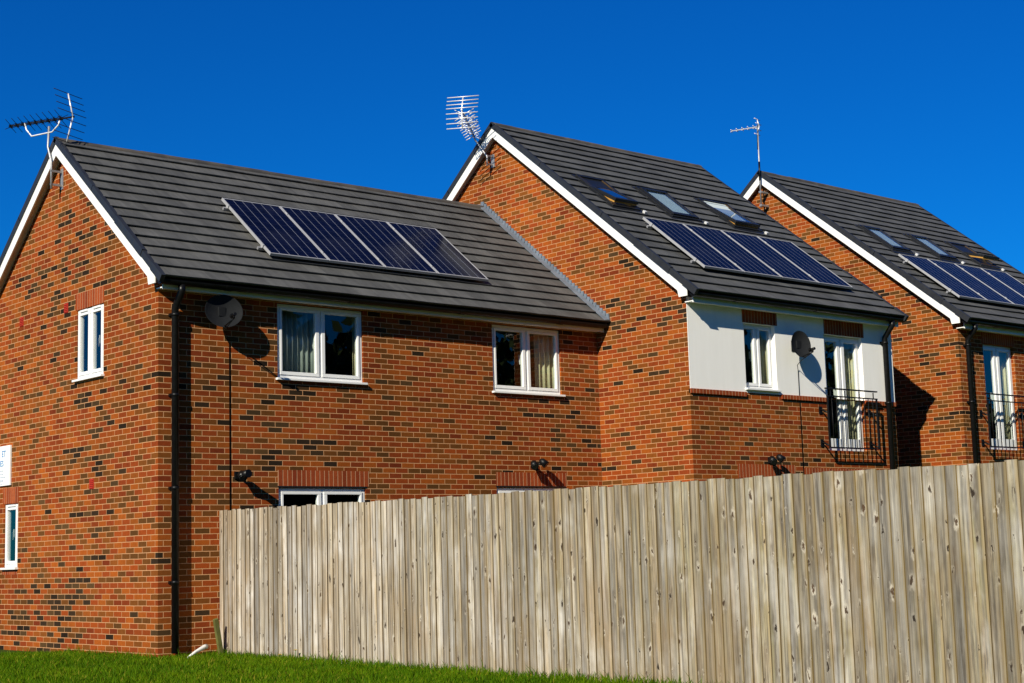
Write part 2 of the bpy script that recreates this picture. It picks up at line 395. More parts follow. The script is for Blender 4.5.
# ------------------------------------------------------------------ ground
def gz(x, y):
    yy = max(min(y, 0.0), -60.0)
    z = -.065 + .0075*yy
    w = max(0.0, min(1.0, (-x)/1.5)) * max(0.0, min(1.0, (-y-.6)/2))
    z += w*.02*math.sin(x*1.7+1.2)*math.sin(y*1.3+.4)
    return z
g = MB()
xs = [-420,-120,-40] + [-20+i*.5 for i in range(0,61)] + [25,60,150,420]
ys = [-420,-120,-50] + [-26+i*.5 for i in range(0,73)] + [20,60,150,420]
ids = [[g.pt((x,y,gz(x,y))) for x in xs] for y in ys]
for j in range(len(ys)-1):
    for i in range(len(xs)-1):
        g.f.append([ids[j][i],ids[j][i+1],ids[j+1][i+1],ids[j+1][i]]); g.uv.append([(0,0)]*4); g.attr.append(0); g.sm.append(True)
lawn = g.build('lawn', M['lawn'], fix=False); lawn['kind'] = 'structure'

def grass():
    rs = np.random.RandomState(3)
    N = 300000
    x = rs.uniform(-7.5, .87, N); y = rs.uniform(-13.5, 9.0, N)
    keep = ~((x > -.01) & (y > -.01)) & (y < 1.2*(-x)+2.4+0*y)
    # keep what the lens can plausibly see (thin out elsewhere)
    x, y = x[keep], y[keep]; n = len(x)
    z = np.array([gz(a,b) for a,b in zip(x,y)])
    near = np.exp(-np.minimum(np.abs(x-.89), np.hypot(np.maximum(0-x,0)*1.0, 0)*(y>0)+99*(y<=0))/.10)
    clump = .5+.3*np.sin(x*2.1+np.sin(y*1.7)*1.5)*np.sin(y*2.3+np.cos(x*1.3))+.25*np.sin(x*7.3+1.9*np.sin(y*5.1))*np.sin(y*6.7+1.6*np.cos(x*4.3))
    h = (.030+.034*rs.rand(n)+.022*clump)*(1+1.3*near*rs.rand(n))
    h = np.where(rs.rand(n) < .015, h*1.9, h); w = .003+.0035*rs.rand(n)
    a = rs.uniform(0, 2*np.pi, n); ln = h*rs.uniform(.15,.75,n); b = rs.uniform(0,2*np.pi,n)
    p0 = np.stack([x-np.cos(a)*w, y-np.sin(a)*w, z-.006], 1); p1 = np.stack([x+np.cos(a)*w, y+np.sin(a)*w, z-.006], 1)
    mx, my = x+np.cos(b)*ln*.35, y+np.sin(b)*ln*.35
    p2 = np.stack([mx+np.cos(a)*w*.75, my+np.sin(a)*w*.75, z+h*.6], 1); p3 = np.stack([mx-np.cos(a)*w*.75, my-np.sin(a)*w*.75, z+h*.6], 1)
    p4 = np.stack([x+np.cos(b)*ln, y+np.sin(b)*ln, z+h], 1)
    V = np.stack([p0,p1,p2,p3,p4],1).reshape(-1,3)
    me = bpy.data.meshes.new('grass')
    me.vertices.add(n*5); me.vertices.foreach_set('co', V.ravel().astype(np.float32))
    base = np.arange(n)*5
    L = np.stack([base,base+1,base+2,base+3, base+3,base+2,base+4],1)
    me.loops.add(n*7); me.loops.foreach_set('vertex_index', L.ravel().astype(np.int32))
    me.polygons.add(n*2)
    st = np.stack([np.arange(n)*7, np.arange(n)*7+4],1).ravel(); to = np.tile([4,3], n)
    me.polygons.foreach_set('loop_start', st.astype(np.int32)); me.polygons.foreach_set('loop_total', to.astype(np.int32))
    me.update(calc_edges=True)
    c = np.clip(.25+.35*clump+.45*(rs.rand(n)-.35), 0, 1); c[rs.rand(n) < .05] = 1.0
    at = me.attributes.new('rnd','FLOAT','FACE'); at.data.foreach_set('value', np.repeat(c,2).astype(np.float32))
    me.materials.append(M['grass'])
    o = bpy.data.objects.new('grass', me); COL.objects.link(o)
    tag(o, 'short green grass covering the lawn in front of the brick wall and fence', 'grass', kind='stuff')
grass()

# ------------------------------------------------------------------ house parts
def FX(y0):            # front wall, faces -Y : (a, d, z) -> (a, y0+d, z)
    return lambda a, d, z: (a, y0+d, z)
def GX(x0):            # gable wall, faces -X : (a, d, z) -> (x0+d, a, z)
    return lambda a, d, z: (x0+d, a, z)

def window(house, tf, a0, a1, z0, z1, rec=.055, panes=2, sill=True, mull=.155, side=.085, bot=.095, vents=False, room=True, flip=False, door=False, handle=True):
    """white casement: frame, sash bars, panes, sill, handle; (a,d,z) local to its wall"""
    fr = MB(tf)
    d0, d1 = rec, rec+.07
    of = .045
    fr.box(a0,a1,d0,d1,z0,z0+of); fr.box(a0,a1,d0,d1,z1-of,z1)
    fr.box(a0,a0+of,d0,d1,z0+of,z1-of); fr.box(a1-of,a1,d0,d1,z0+of,z1-of)
    n = panes; ins = []
    w = a1-a0
    gw = (w-2*side-(n-1)*mull)/n
    for k in range(n):
        g0 = a0+side+k*(gw+mull); ins.append((g0,g0+gw))
    for k in range(n-1):
        m = (ins[k][1]+ins[k+1][0])/2
        fr.box(m-.018,m+.018,d0+.004,d1,z0+of,z1-of)
    fo = fr.build('window' if not door else 'french_door', M['upvc'], house, .004)
    for k, (g0,g1) in enumerate(ins):
        s = MB(tf)
        l = a0+of+.003 if k == 0 else (ins[k-1][1]+g0)/2+.021
        r = a1-of-.003 if k == n-1 else (g1+ins[k+1][0])/2-.021
        b, t_ = z0+of+.003, z1-of-.003
        gb, gt = z0+bot, z1-side
        e0, e1 = d0-.012, d1-.015
        s.box(l,r,e0,e1,b,gb); s.box(l,r,e0,e1,gt,t_); s.box(l,g0,e0,e1,gb,gt); s.box(g1,r,e0,e1,gb,gt)
        s.build('sash', M['upvc'], fo, .005)
        p = MB(tf); p.box(g0-.006,g1+.006,d0+.012,d0+.032,gb-.006,gt+.006)
        p.build('pane', M['glass'], fo)
        if handle and k == (n-1 if flip else 0):
            h = MB(tf); hx = g1+.03 if k == 0 else g0-.03
            hz = z0+(z1-z0)*.5
            h.box(hx-.012,hx+.012,d1+.002,d1+.03,hz-.06,hz+.06); h.box(hx-.010,hx+.010,d1+.03,d1+.05,hz-.02,hz+.10)
            h.build('handle', M['upvc'], fo, .003)
    if vents:
        for g0, g1 in ins:
            v = MB(tf); v.box(g0+.02,g1-.01,d0-.024,d0+.001,z1-of+.008,z1-.008)
            v.build('trickle_vent', M['upvc'], fo, .003)
    if sill:
        s = MB(tf); s.box(a0-.035,a1+.04,-.055,rec+.02,z0-.034,z0-.003)
        s.build('sill', M['upvc'], fo, .004)
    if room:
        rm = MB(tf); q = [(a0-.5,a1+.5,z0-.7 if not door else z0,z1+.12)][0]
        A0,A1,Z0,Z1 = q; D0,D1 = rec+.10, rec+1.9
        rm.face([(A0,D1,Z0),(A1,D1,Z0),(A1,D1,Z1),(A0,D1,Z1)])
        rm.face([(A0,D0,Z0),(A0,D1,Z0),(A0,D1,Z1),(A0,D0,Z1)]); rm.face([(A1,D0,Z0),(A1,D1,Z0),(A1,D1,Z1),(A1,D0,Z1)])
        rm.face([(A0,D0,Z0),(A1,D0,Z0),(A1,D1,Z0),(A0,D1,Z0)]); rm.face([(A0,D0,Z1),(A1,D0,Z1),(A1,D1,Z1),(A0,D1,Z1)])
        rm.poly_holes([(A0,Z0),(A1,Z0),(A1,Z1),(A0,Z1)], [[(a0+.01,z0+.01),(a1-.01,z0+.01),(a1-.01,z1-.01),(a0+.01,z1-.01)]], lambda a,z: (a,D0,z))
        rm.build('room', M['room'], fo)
    return fo, ins

def wall(house, name, mat, tf, outer, holes, rev=.13, revmat=None):
    w = MB(tf)
    w.poly_holes(outer, [[(a0,z0),(a1,z0),(a1,z1),(a0,z1)] for a0,a1,z0,z1 in holes], lambda a,z: (a,0,z))
    o = w.build(name, mat, house, fix=False)
    if holes:
        for a0,a1,z0,z1 in holes:
            r = MB(tf)
            r.face([(a0,0,z0),(a0,rev,z0),(a0,rev,z1),(a0,0,z1)]); r.face([(a1,0,z0),(a1,rev,z0),(a1,rev,z1),(a1,0,z1)])
            r.face([(a0,0,z0),(a1,0,z0),(a1,rev,z0),(a0,rev,z0)]); r.face([(a0,0,z1),(a1,0,z1),(a1,rev,z1),(a0,rev,z1)])
            r.build('reveal', revmat or mat, o, fix=False)
    return o

def lintel(house, tf, a0, a1, z0, z1, mat='soldier'):
    l = MB(tf); l.box(a0,a1,-.004,.05,z0,z1); return l.build('lintel', M[mat], house)

GAUGE = .27
class House:
    def __init__(s, root, L, Yc, ze, tile, verge_left=True, verge_right=True, pitch=38.5, ov=.07):
        s.root, s.L, s.Yc, s.ze = root, L, Yc, ze
        p = R(pitch); s.CP, s.SP, s.TP = math.cos(p), math.sin(p), math.tan(p); s.ov = ov
        s.S = (Yc+.3)/s.CP; s.tile = tile; s.vl, s.vr = verge_left, verge_right
    def zr(s, y): return s.ze+(min(y, 2*s.Yc-y)+.3)*s.TP
    def rp(s, x, t, h=0.0):      # point on the front slope: x, distance up the slope, height above it
        return (x, -.3+t*s.CP-h*s.SP, s.ze+t*s.SP+h*s.CP)
    def rb(s, x, t, h=0.0):
        p = s.rp(x,t,h); return (x, 2*s.Yc-p[1], p[2])
    def roof(s):
        x0 = -.11 if s.vl else -.02; x1 = s.L+s.ov if s.vr else s.L-.004
        n = int(s.S/GAUGE)+1
        m = MB()
        for fn in (s.rp, s.rb):
            for k in range(n):
                a, b = k*GAUGE, min((k+1)*GAUGE+.03, s.S)
                if a > s.S-.05: break
                prof = [(a-.022,.042),(b,.004+.036*max(0,(1-(b-a)/(GAUGE+.03)))),(b,-.012),(a+.014,-.010),(a+.016,.010),(a-.022,.024)]
                # split along X so the courses are not ruler-straight
                nc = max(8, int((x1-x0)/.30)); cuts = [x0+(x1-x0)*i/nc for i in range(nc+1)]
                js = [random.uniform(-.0035,.0035) for _ in cuts]
                for i in range(nc):
                    for q in range(len(prof)):
                        p, r = prof[q], prof[(q+1)%len(prof)]
                        u0,u1 = cuts[i],cuts[i+1]; j0,j1 = js[i],js[i+1]
                        m.face([fn(u0,p[0],p[1]+j0),fn(u1,p[0],p[1]+j1),fn(u1,r[0],r[1]+j1),fn(u0,r[0],r[1]+j0)],
                               [(u0,max(p[0],a+.002)),(u1,max(p[0],a+.002)),(u1,max(min(r[0],a+GAUGE-.002),a+.002)),(u0,max(min(r[0],a+GAUGE-.002),a+.002))])
        ro = m.build('roof', M[s.tile], s.root)
        s.roof_o = ro
        # felt / deck under the tiles
        d = MB()
        for fn in (s.rp, s.rb):
            P = [fn(x0+.03,.02,-.02),fn(x1-.03,.02,-.02),fn(x1-.03,s.S-.01,-.02),fn(x0+.03,s.S-.01,-.02)]
            Q = [fn(x0+.03,.02,-.06),fn(x1-.03,.02,-.06),fn(x1-.03,s.S-.01,-.06),fn(x0+.03,s.S-.01,-.06)]
            d.face(P); d.face(Q)
            for i in range(4): d.face([P[i],P[(i+1)%4],Q[(i+1)%4],Q[i]])
        d.build('deck', M['black'], ro)
        # ridge tiles
        r = MB(); zt = s.ze+(s.Yc+.3)*s.TP
        x = x0-.02; 
        while x < x1-.02:
            e = min(x+.445, x1+.01)
            j = random.uniform(-.004,.004)
            prof = []
            for k in range(9):
                th = math.pi*(k/8); prof.append((s.Yc+.125*math.cos(th)*1.0, zt-.075+.10*math.sin(th)**.8+j))
            inner = [(y*.88+s.Yc*.12, z-.018) for y,z in prof[::-1]]
            r.prism(prof+inner, 0, x, e-.006)
            x = e
        r.build('ridge_tiles', M['ridge'], ro)
        for side in ((0,) if s.vl else ()) + ((1,) if s.vr else ()):
            out = -1 if side == 0 else 1
            xe = -.02 if side == 0 else s.L+s.ov-.07
            v = MB(); b = MB(); sf = MB()
            for fn in (s.rp, s.rb):
                # dry verge: chain of overlapping units
                t0 = -.06; k = 0
                ends = [.26,.62]+[.62+.92*i for i in range(1,8)]
                for e in ends:
                    e = min(e, s.S+.02)
                    if e <= t0+.05: break
                    up = .012 if k in (0,2) else 0.0
                    hi = .036+up; 
                    xa, xb = (xe-.132-up*.6, xe-.075) if side == 0 else (xe+.05, xe+.105+up*.6)
                    P = [(t0,-.052-up*.4),(e,-.052-up*.4),(e,hi),(t0,hi)]
                    A = [fn(xa,p,q) for p,q in P]; B = [fn(xb,p,q) for p,q in P]
                    v.face(A); v.face(B)
                    for i in range(4): v.face([A[i],A[(i+1)%4],B[(i+1)%4],B[i]])
                    t0 = e-.012*(k%2); k += 1
                # bargeboard: vertical depth .15, plumb cut at the foot
                dy = lambda t_: fn(0,t_,0)[1]
                yA, yB = (-.14, s.Yc) 
                xa, xb = (xe-.112, xe-.09) if side == 0 else (xe+.09, xe+.112-.02)
                top = lambda y: s.ze+(y+.3)*s.TP-.062
                pass
                P = [(yA, s.ze-.07),(yA, top(yA)),(yB,top(yB)),(yB,top(yB)-.18),(.055, top(.055)-.18),(.03, s.ze-.07)]
                mir = (lambda y: y) if fn == s.rp else (lambda y: 2*s.Yc-y)
                b.prism([(mir(y),z) for y,z in P], 0, xa, xb)
                Q = [(-.13,top(-.13)-.01),(yB,top(yB)-.01),(yB,top(yB)-.12),(.0,top(.0)-.12)]
                sf.prism([(mir(y),z) for y,z in Q], 0, *((xe-.089, xe+.02) if side == 0 else (xe-.01, xe+.089)))
            vo = v.build('verge', M['dry_verge'], ro, .006)
            b.build('bargeboard', M['board'], s.root, .003)
            sf.build('soffit', M['soffit'], s.root)
    def eaves(s, fascia=.10, gx0=None, gx1=None, pipe=None):
        x0 = -.09 if s.vl else 0.0; x1 = s.L+s.ov if s.vr else s.L-.01
        xf = x0+.012 if not s.vl else -.03
        f = MB(); f.box(xf,x1,-.175,-.155,s.ze-.075-fascia+.06,s.ze+.03); f.box(xf,x1,-.155,.0,s.ze-.075-fascia+.075,s.ze-.075-fascia+.09)
        f.build('fascia', M['board'], s.root)
        f = MB(); yb = 2*s.Yc
        f.box(x0+.012,x1,yb+.155,yb+.175,s.ze-.12,s.ze+.03); f.build('fascia', M['board'], s.root)
        # half-round gutter with end caps and unions
        gm = MB(); y, z, r = -.245, s.ze-.035, .062
        a, b = x0-.02 if gx0 is None else gx0, x1+.03 if gx1 is None else gx1
        prof = [(y+r*math.cos(th), z+r*math.sin(th)) for th in [math.pi+math.pi*k/10 for k in range(11)]]
        inn = [(y+(r-.006)*math.cos(th), z+(r-.006)*math.sin(th)) for th in [2*math.pi-math.pi*k/10 for k in range(11)]]
        gm.prism(prof+inn, 0, a, b)
        gm.prism(prof, 0, a-.006, a+.006); gm.prism(prof, 0, b-.006, b+.006)
        x = a+1.0
        while x < b-.3:
            pr = [(y+(r+.006)*math.cos(th), z+(r+.006)*math.sin(th)) for th in [math.pi+math.pi*k/10 for k in range(11)]]
            gm.prism(pr, 0, x-.05, x+.05); x += 2.0
        x = a+.35
        gm.box(a,b,-.19,-.176,s.ze-.06,s.ze+.0)
        gu = gm.build('gutter', M['black'], s.root)
        if pipe is not None:
            p = MB(); px = pipe; py = -.072
            zt = s.ze-.10
            p.tube([(px,y,zt+.02),(px,y,zt-.06),(px,-.16,zt-.16),(px,py,zt-.26),(px,py,.0)], .049, 12)  # radius oversized so the black pipe covers part of its shadow band
            po = p.build('downpipe', M['black'], s.root)
            for zz in (s.ze-.45, s.ze-1.5, s.ze-2.7, s.ze-3.9):
                c = MB(); c.tube([(px,py,zz-.02),(px,py,zz+.02)], .055, 12); c.box(px-.06,px+.06,-.05,.0,zz-.018,zz+.018)
                c.build('pipe_clip', M['black'], po)

def roof_window(H, x0, x1, s0, s1, open_deg=0.0, blind=True):
    """centre-pivot roof window set in the front slope"""
    f = MB(lambda a,t_,h: H.rp(a,t_,h)); w = .075
    hb = .075
    f.box(x0-.05,x1+.05,s0-.05,s0,.0,.058); f.box(x0-.05,x1+.05,s1,s1+.05,.0,.07)
    f.box(x0-.05,x0,s0,s1,.0,hb-.01); f.box(x1,x1+.05,s0,s1,.0,hb-.01)
    f.box(x0-.11,x1+.11,s0-.16,s0-.05,.02,.036)         # apron flashing
    f.box(x0-.10,x0-.05,s0-.05,s1+.10,.02,.037); f.box(x1+.05,x1+.10,s0-.05,s1+.10,.02,.037); f.box(x0-.05,x1+.05,s1+.05,s1+.10,.02,.037)
    fo = f.build('roof_window', M['darkgrey'], H.root, .004)
    dk = MB(lambda a,t_,h: H.rp(a,t_,h)); dk.box(x0,x1,s0,s1,.0448,.0462)
    dk.build('shaft_sheet', M['pale_blind'] if blind else M['darkgrey'], fo)  # dark sheet paints the shade inside the opening; otherwise a pale blind
    mid = (s0+s1)/2; th = R(open_deg)
    # the sash turns about its middle: lower half swings out, upper half swings in above the shaft opening
    def tf(a,t_,h):
        dt = t_-mid; hh = h-.055
        return H.rp(a, mid+dt*math.cos(th)+hh*math.sin(th), .055+hh*math.cos(th)-dt*math.sin(th)+ (0.0 if open_deg == 0 else .0))
    sm = MB(tf); a0,a1 = x0+.004,x1-.004; b0,b1 = s0+.004,s1-.004
    sm.box(a0,a1,b0,b0+.085,.035,.085); sm.box(a0,a1,b1-.07,b1,.035,.092)
    sm.box(a0,a0+.06,b0+.085,b1-.07,.035,.085); sm.box(a1-.06,a1,b0+.085,b1-.07,.035,.085)
    sm.build('sash', M['darkgrey'], fo, .004)
    p = MB(tf); p.box(a0+.055,a1-.055,b0+.08,b1-.065,.055,.072); p.build('pane', M['glass_sky'], fo)
    if open_deg:
        wd = MB(tf)
        wd.box(a0+.012,a1-.012,b0+.02,b0+.07,.002,.034)
        wd.box(a0+.012,a0+.045,b0+.07,mid-.03,.002,.034); wd.box(a1-.045,a1-.012,b0+.07,mid-.03,.002,.034)
        wd.build('inner_sash', M['pine'], fo)
        ln = MB(lambda a,t_,h: H.rp(a,t_,h)); 
        for q in ((x0+.002,x0+.022,s0,s1),(x1-.022,x1-.002,s0,s1),(x0+.022,x1-.022,s0+.002,s0+.024)):
            ln.box(q[0],q[1],q[2],q[3],.047,.06)
        ln.build('lining', M['pine_dark'], fo)
    hk = MB(lambda a,t_,h: H.rp(a,t_,h)); hk.box(x1+.06,x1+.11,s0-.15,s0-.09,.036,.075)
    hk.build('bracket', M['alu'], fo)
    return fo

def solar_panel(H, base, x0, w, s0, s1, label, first=False):
    o = empty('solar_panel', base, label, 'solar panel', 'solar panels on the front roof slopes')
    bx, by, bz = base
    hb = H.root.location
    def tf(a,t_,h):
        p = H.rp(a,t_,h); return (p[0]+hb.x-bx, p[1]+hb.y-by, p[2]+hb.z-bz)
    f = MB(tf); e = .021; h0,h1 = .085,.125; x1 = x0+w-.010
    f.box(x0,x1,s0,s0+e,h0,h1); f.box(x0,x1,s1-e,s1,h0,h1); f.box(x0,x0+e,s0+e,s1-e,h0,h1); f.box(x1-e,x1,s0+e,s1-e,h0,h1)
    f.build('frame', M['pv_frame'], o, .002)
    c = MB(tf)
    q = [(x0+e-.004,s0+e-.004),(x1-e+.004,s0+e-.004),(x1-e+.004,s1-e+.004),(x0+e-.004,s1-e+.004)]
    W, Hh = q[1][0]-q[0][0], q[2][1]-q[1][1]
    sx = .158*6/W; sy = .158*10/Hh
    c.face([(a,t_,h1-.006) for a,t_ in q], [((a-q[0][0])*sx,(t_-q[0][1])*sy) for a,t_ in q])
    c.face([(a,t_,h1-.014) for a,t_ in q])
    c.build('cell_sheet', M['pv'], o, fix=False)
    for t_ in (s0+.24, s1-.24):
        r = MB(tf); r.box(x0-(.07 if first else .007), x0+w-.007, t_-.02, t_+.02, .042, .082)
        ro = r.build('rail', M['alu_dull'], o)
        k = MB(tf); k.box(x0-.02 if first else x0-.013, x0+.004, t_-.03, t_+.03, .083, .135)
        k.build('clamp', M['pv_frame'], ro, .003)
    return o

# ------------------------------------------------------------------ HOUSE 1 (left, low)
h1 = empty('brick_house', (0,0,0), 'lowest brick house at the left with a plain brick front', 'house', 'brick houses in the terrace')
A = House(h1, 7.93, 2.82, 4.79, 'tile', True, False, 38.6)
A.roof(); A.eaves(fascia=.125, gx1=7.88, pipe=.205)
fw = [(1.81,3.25,3.60,4.64),(5.68,7.10,3.60,4.64),(1.81,3.26,1.04,2.105),(5.69,7.11,1.04,2.135)]
wall(h1, 'front_wall', M['brick'], FX(0), [(0,-.3),(7.925,-.3),(7.925,4.74),(0,4.74)], fw)
gw = [(1.54,2.36,3.715,4.705),(4.255,4.74,1.135,2.08)]
gable = [(0,-.3),(5.64,-.3),(5.64,A.zr(5.64)-.16),(2.82,A.zr(2.82)-.16),(0,A.zr(0)-.16)]
wall(h1, 'gable_wall', M['brick'], GX(0), gable, gw)
wall(h1, 'back_wall', M['brick'], FX(5.64), [(0,-.3),(7.925,-.3),(7.925,4.9),(0,4.9)], [])
for i, (a0,a1,z0,z1) in enumerate(fw):
    window(h1, FX(0), a0+.004, a1-.004, z0+.006, z1-.004, rec=.026, flip=False, vents=0 if i < 2 else 0)
    if i > 1:
        b = MB(FX(0)); b.box(a0-.01,a1+.01,-.008,.05,z1+.003,z1+.024); b.build('cavity_tray', M['darkgrey'], h1)
window(h1, GX(0), 1.544, 2.356, 3.722, 4.701, rec=.016, mull=.14, side=.085, vents=1)
window(h1, GX(0), 4.259, 4.736, 1.142, 2.076, rec=.016, panes=1, vents=1, side=.085)
lintel(h1, GX(0), 1.53, 2.395, 4.710, 4.945); lintel(h1, GX(0), 4.23, 4.79, 2.088, 2.325)
lintel(h1, FX(0), 1.80, 3.31, 2.130, 2.345); lintel(h1, FX(0), 5.685, 7.14, 2.150, 2.365)
b = MB(GX(0)); b.box(4.25,4.78,-.003,.02,1.035,1.098); b.build('brick_sill', M['soldier'], h1)
for (y,z) in ((4.205,4.79),(2.70,4.79),(1.86,2.24)):
    a = MB(GX(0)); a.box(y-.062,y+.062,-.008,.01,z-.07,z+.07)
    for k in range(5): a.box(y-.05,y+.05,-.016,-.008,z-.058+k*.025,z-.046+k*.025)
    a.build('air_brick', M['air'], h1)
# stepped lead flashing against the taller gable
fl = MB()
n = 44
for k in range(n):
    t0, t1 = A.S*k/n, A.S*(k+1)/n
    p0, p1 = A.rp(0,t0,.03), A.rp(0,t1,.03)
    fl.prism([(p0[1],p0[2]),(p1[1]+.02,p1[2]),(p1[1]+.02,p1[2]+.075+random.uniform(-.008,.008)),(p0[1]+.018,p1[2]+.065)], 0, 7.905, 7.926)
for k in range(6):
    t0, t1 = A.S*k/6, A.S*(k+1)/6-.004
    P = [A.rp(7.80,t0,.042),A.rp(7.905,t0,.055),A.rp(7.905,t1,.055),A.rp(7.80,t1,.042)]; Q = [A.rp(7.80,t0,.032),A.rp(7.905,t0,.036),A.rp(7.905,t1,.036),A.rp(7.80,t1,.032)]
    fl.face(P); fl.face(Q)
    for i in range(4): fl.face([P[i],P[(i+1)%4],Q[(i+1)%4],Q[i]])
fl.build('flashing', M['lead'], A.roof_o)

words = ['leftmost','second from the left','third from the left','rightmost']
def array(H, xs0, w, s0, s1, where):
    for k in range(4):
        x = xs0+k*w; p = H.rp(x+w/2, (s0+s1)/2, .04); l = H.root.location
        solar_panel(H, (p[0]+l.x,p[1]+l.y,p[2]+l.z), x, w, s0, s1, '%s of four blue solar panels on the %s' % (words[k], where), k == 0)
array(A, 1.87, 1.0, .80, 2.47, 'lower left house roof')

# ------------------------------------------------------------------ HOUSE 2 (middle, tall, rendered)
h2 = empty('brick_house', (7.93,-1.985,0), 'tall middle brick house with white rendered upper front wall', 'house', 'brick houses in the terrace')
L2 = 5.25
B = House(h2, L2, 4.32, 5.03, 'tile_b', True, True, 38.3, .0)
B.roof(); B.eaves(fascia=.15, pipe=4.97)
holes2 = [(1.31,2.075,3.62,4.67),(3.345,4.385,2.68,4.63),(1.05,2.40,1.1,2.19),(2.66,4.26,1.1,2.15)]
rend = [(.0,3.545),(L2-.0,3.545),(L2-.0,5.0),(.0,5.0)]
w2 = wall(h2, 'front_wall', M['brick_b'], FX(0), [(0,-.3),(L2,-.3),(L2,3.55),(0,3.55)], [(holes2[1][0],holes2[1][1],2.68,3.549),holes2[2],holes2[3]])
# render coat stands 6 mm proud of the brick and stops at the corner
wall(h2, 'render_coat', M['render'], FX(-.006), [(.012,3.55),(holes2[1][0],3.55),(holes2[1][0],4.63),(holes2[1][1],4.63),(holes2[1][1],3.55),(L2-.01,3.55),(L2-.01,4.98),(.012,4.98)], [holes2[0]], .14)
rv = MB(FX(-.006)); a0,a1,z0,z1 = holes2[1]
rv.face([(a0,0,3.55),(a0,.14,3.55),(a0,.14,z1),(a0,0,z1)]); rv.face([(a1,0,3.55),(a1,.14,3.55),(a1,.14,z1),(a1,0,z1)]); rv.face([(a0,0,z1),(a1,0,z1),(a1,.14,z1),(a0,.14,z1)])
rv.build('reveal', M['render'], h2, fix=False)
for q in ((.003,.0125,-.0065,.02),(L2-.0105,L2+.0025,-.0065,.3)):
    rs_ = MB(); rs_.box(*q,3.55,4.98); rs_.build('render_edge', M['render'], h2)
gh = [(0,-.3),(8.64,-.3),(8.64,B.zr(8.64)-.16),(4.32,B.zr(4.32)-.16),(0,B.zr(0)-.16)]
wall(h2, 'gable_wall', M['brick_b'], GX(0), gh, [])
wall(h2, 'gable_wall', M['brick_b'], GX(L2), gh, [])
wall(h2, 'back_wall', M['brick_b'], FX(8.64), [(0,-.3),(L2,-.3),(L2,5.2),(0,5.2)], [])
window(h2, FX(0), 1.314, 2.071, 3.626, 4.666, rec=.07, mull=.15, side=.075)
window(h2, FX(0), 3.349, 4.381, 2.686, 4.626, rec=.07, mull=.20, side=.10, bot=.20, sill=False, door=True)
window(h2, FX(0), 1.054, 2.396, 1.106, 2.186); window(h2, FX(0), 2.664, 4.256, 1.106, 2.146)
lintel(h2, FX(-.006), 1.28, 2.14, 4.675, 4.90); lintel(h2, FX(-.006), 3.36, 4.45, 4.635, 4.91)
lintel(h2, FX(0), 1.02, 2.42, 2.20, 2.42); lintel(h2, FX(0), 2.62, 4.3, 2.16, 2.38)
bs = MB(FX(0)); 
for a0,a1 in ((.0,1.29),(2.16,3.345),(4.385,L2)):
    bs = MB(FX(0)); bs.box(a0,a1,-.032,.03,3.482,3.556); bs.build('brick_sill', M['soldier'], h2, .004)
def railing(H, x0, x1, z0, z1, root, so=.17):
    r = MB()
    y = -so
    r.bar((x0-.03,y,z1),(x1,y,z1), .022, .042)
    ro = r.build('balcony_railing', M['iron'], root, .003)
    def one(name, p, q, a, b):
        r = MB(); r.bar(p, q, a, b); r.build(name, M['iron'], ro)
    one('rail', (x0,y,z1-.125),(x1,y,z1-.125), .018, .034); one('rail', (x0,y,z0),(x1,y,z0), .018, .034)
    for x in (x0+.015, x1-.015): one('upright', (x,y,z0),(x,y,z1-.125), .02, .03)
    for i in range(4):
        x = x0+.1+(x1-x0-.2)*i/3; one('stud', (x,y,z1-.125),(x,y,z1-.02),.014,.014)
    nb = 11
    for i in range(1,nb):
        x = x0+(x1-x0)*i/nb; b = MB(); b.tube([(x,y,z0),(x,y,z1-.125)], .0075, 6); b.build('bar', M['iron'], ro)
    for x in (x0+.02,x1-.02):
        for z in (z1-.40, z0+.03):
            k = MB(); k.tube([(x,-.004,z+.05),(x,-.05,z+.055),(x,-.11,z+.02),(x,y,z-.0)], .016, 6); k.box(x-.035,x+.035,-.016,.0,z-.01,z+.11)
            k.build('bracket', M['iron'], ro)
railing(B, 3.13, 4.50, 2.715, 3.69, h2)
roof_window(B, .42, .98, 2.86, 3.88, 9, False)
roof_window(B, 1.84, 2.50, 2.84, 3.84, 0, True)
roof_window(B, 3.46, 4.14, 2.86, 3.84, 6, True)
array(B, .64, .958, .67, 2.33, 'tall middle house roof')

# ------------------------------------------------------------------ HOUSE 3 (right)
h3 = empty('brick_house', (15.2,-2.03,.12), 'rightmost tall brick house with all-brick front cut off by the picture edge', 'house', 'brick houses in the terrace')
L3 = 5.3
Cc = House(h3, L3, 4.36, 5.03, 'tile_b', True, True, 38.3)
Cc.roof(); Cc.eaves(fascia=.15, pipe=.20)
holes3 = [(.80,1.86,2.68,4.66),(3.6,4.4,3.62,4.66),(2.4,3.8,1.0,2.1)]
wall(h3, 'front_wall', M['brick_c'], FX(0), [(0,-.4),(L3,-.4),(L3,5.02),(0,5.02)], holes3)
g3 = [(0,-.4),(8.72,-.4),(8.72,Cc.zr(8.72)-.16),(4.36,Cc.zr(4.36)-.16),(0,Cc.zr(0)-.16)]
wall(h3, 'gable_wall', M['brick_c'], GX(0), g3, []); wall(h3, 'gable_wall', M['brick_c'], GX(L3), g3, [])
wall(h3, 'back_wall', M['brick_c'], FX(8.72), [(0,-.4),(L3,-.4),(L3,5.2),(0,5.2)], [])
window(h3, FX(0), .804, 1.856, 2.686, 4.656, rec=.07, mull=.20, side=.10, bot=.20, sill=False, door=True)
window(h3, FX(0), 3.604, 4.396, 3.626, 4.656); window(h3, FX(0), 2.404, 3.796, 1.006, 2.096)
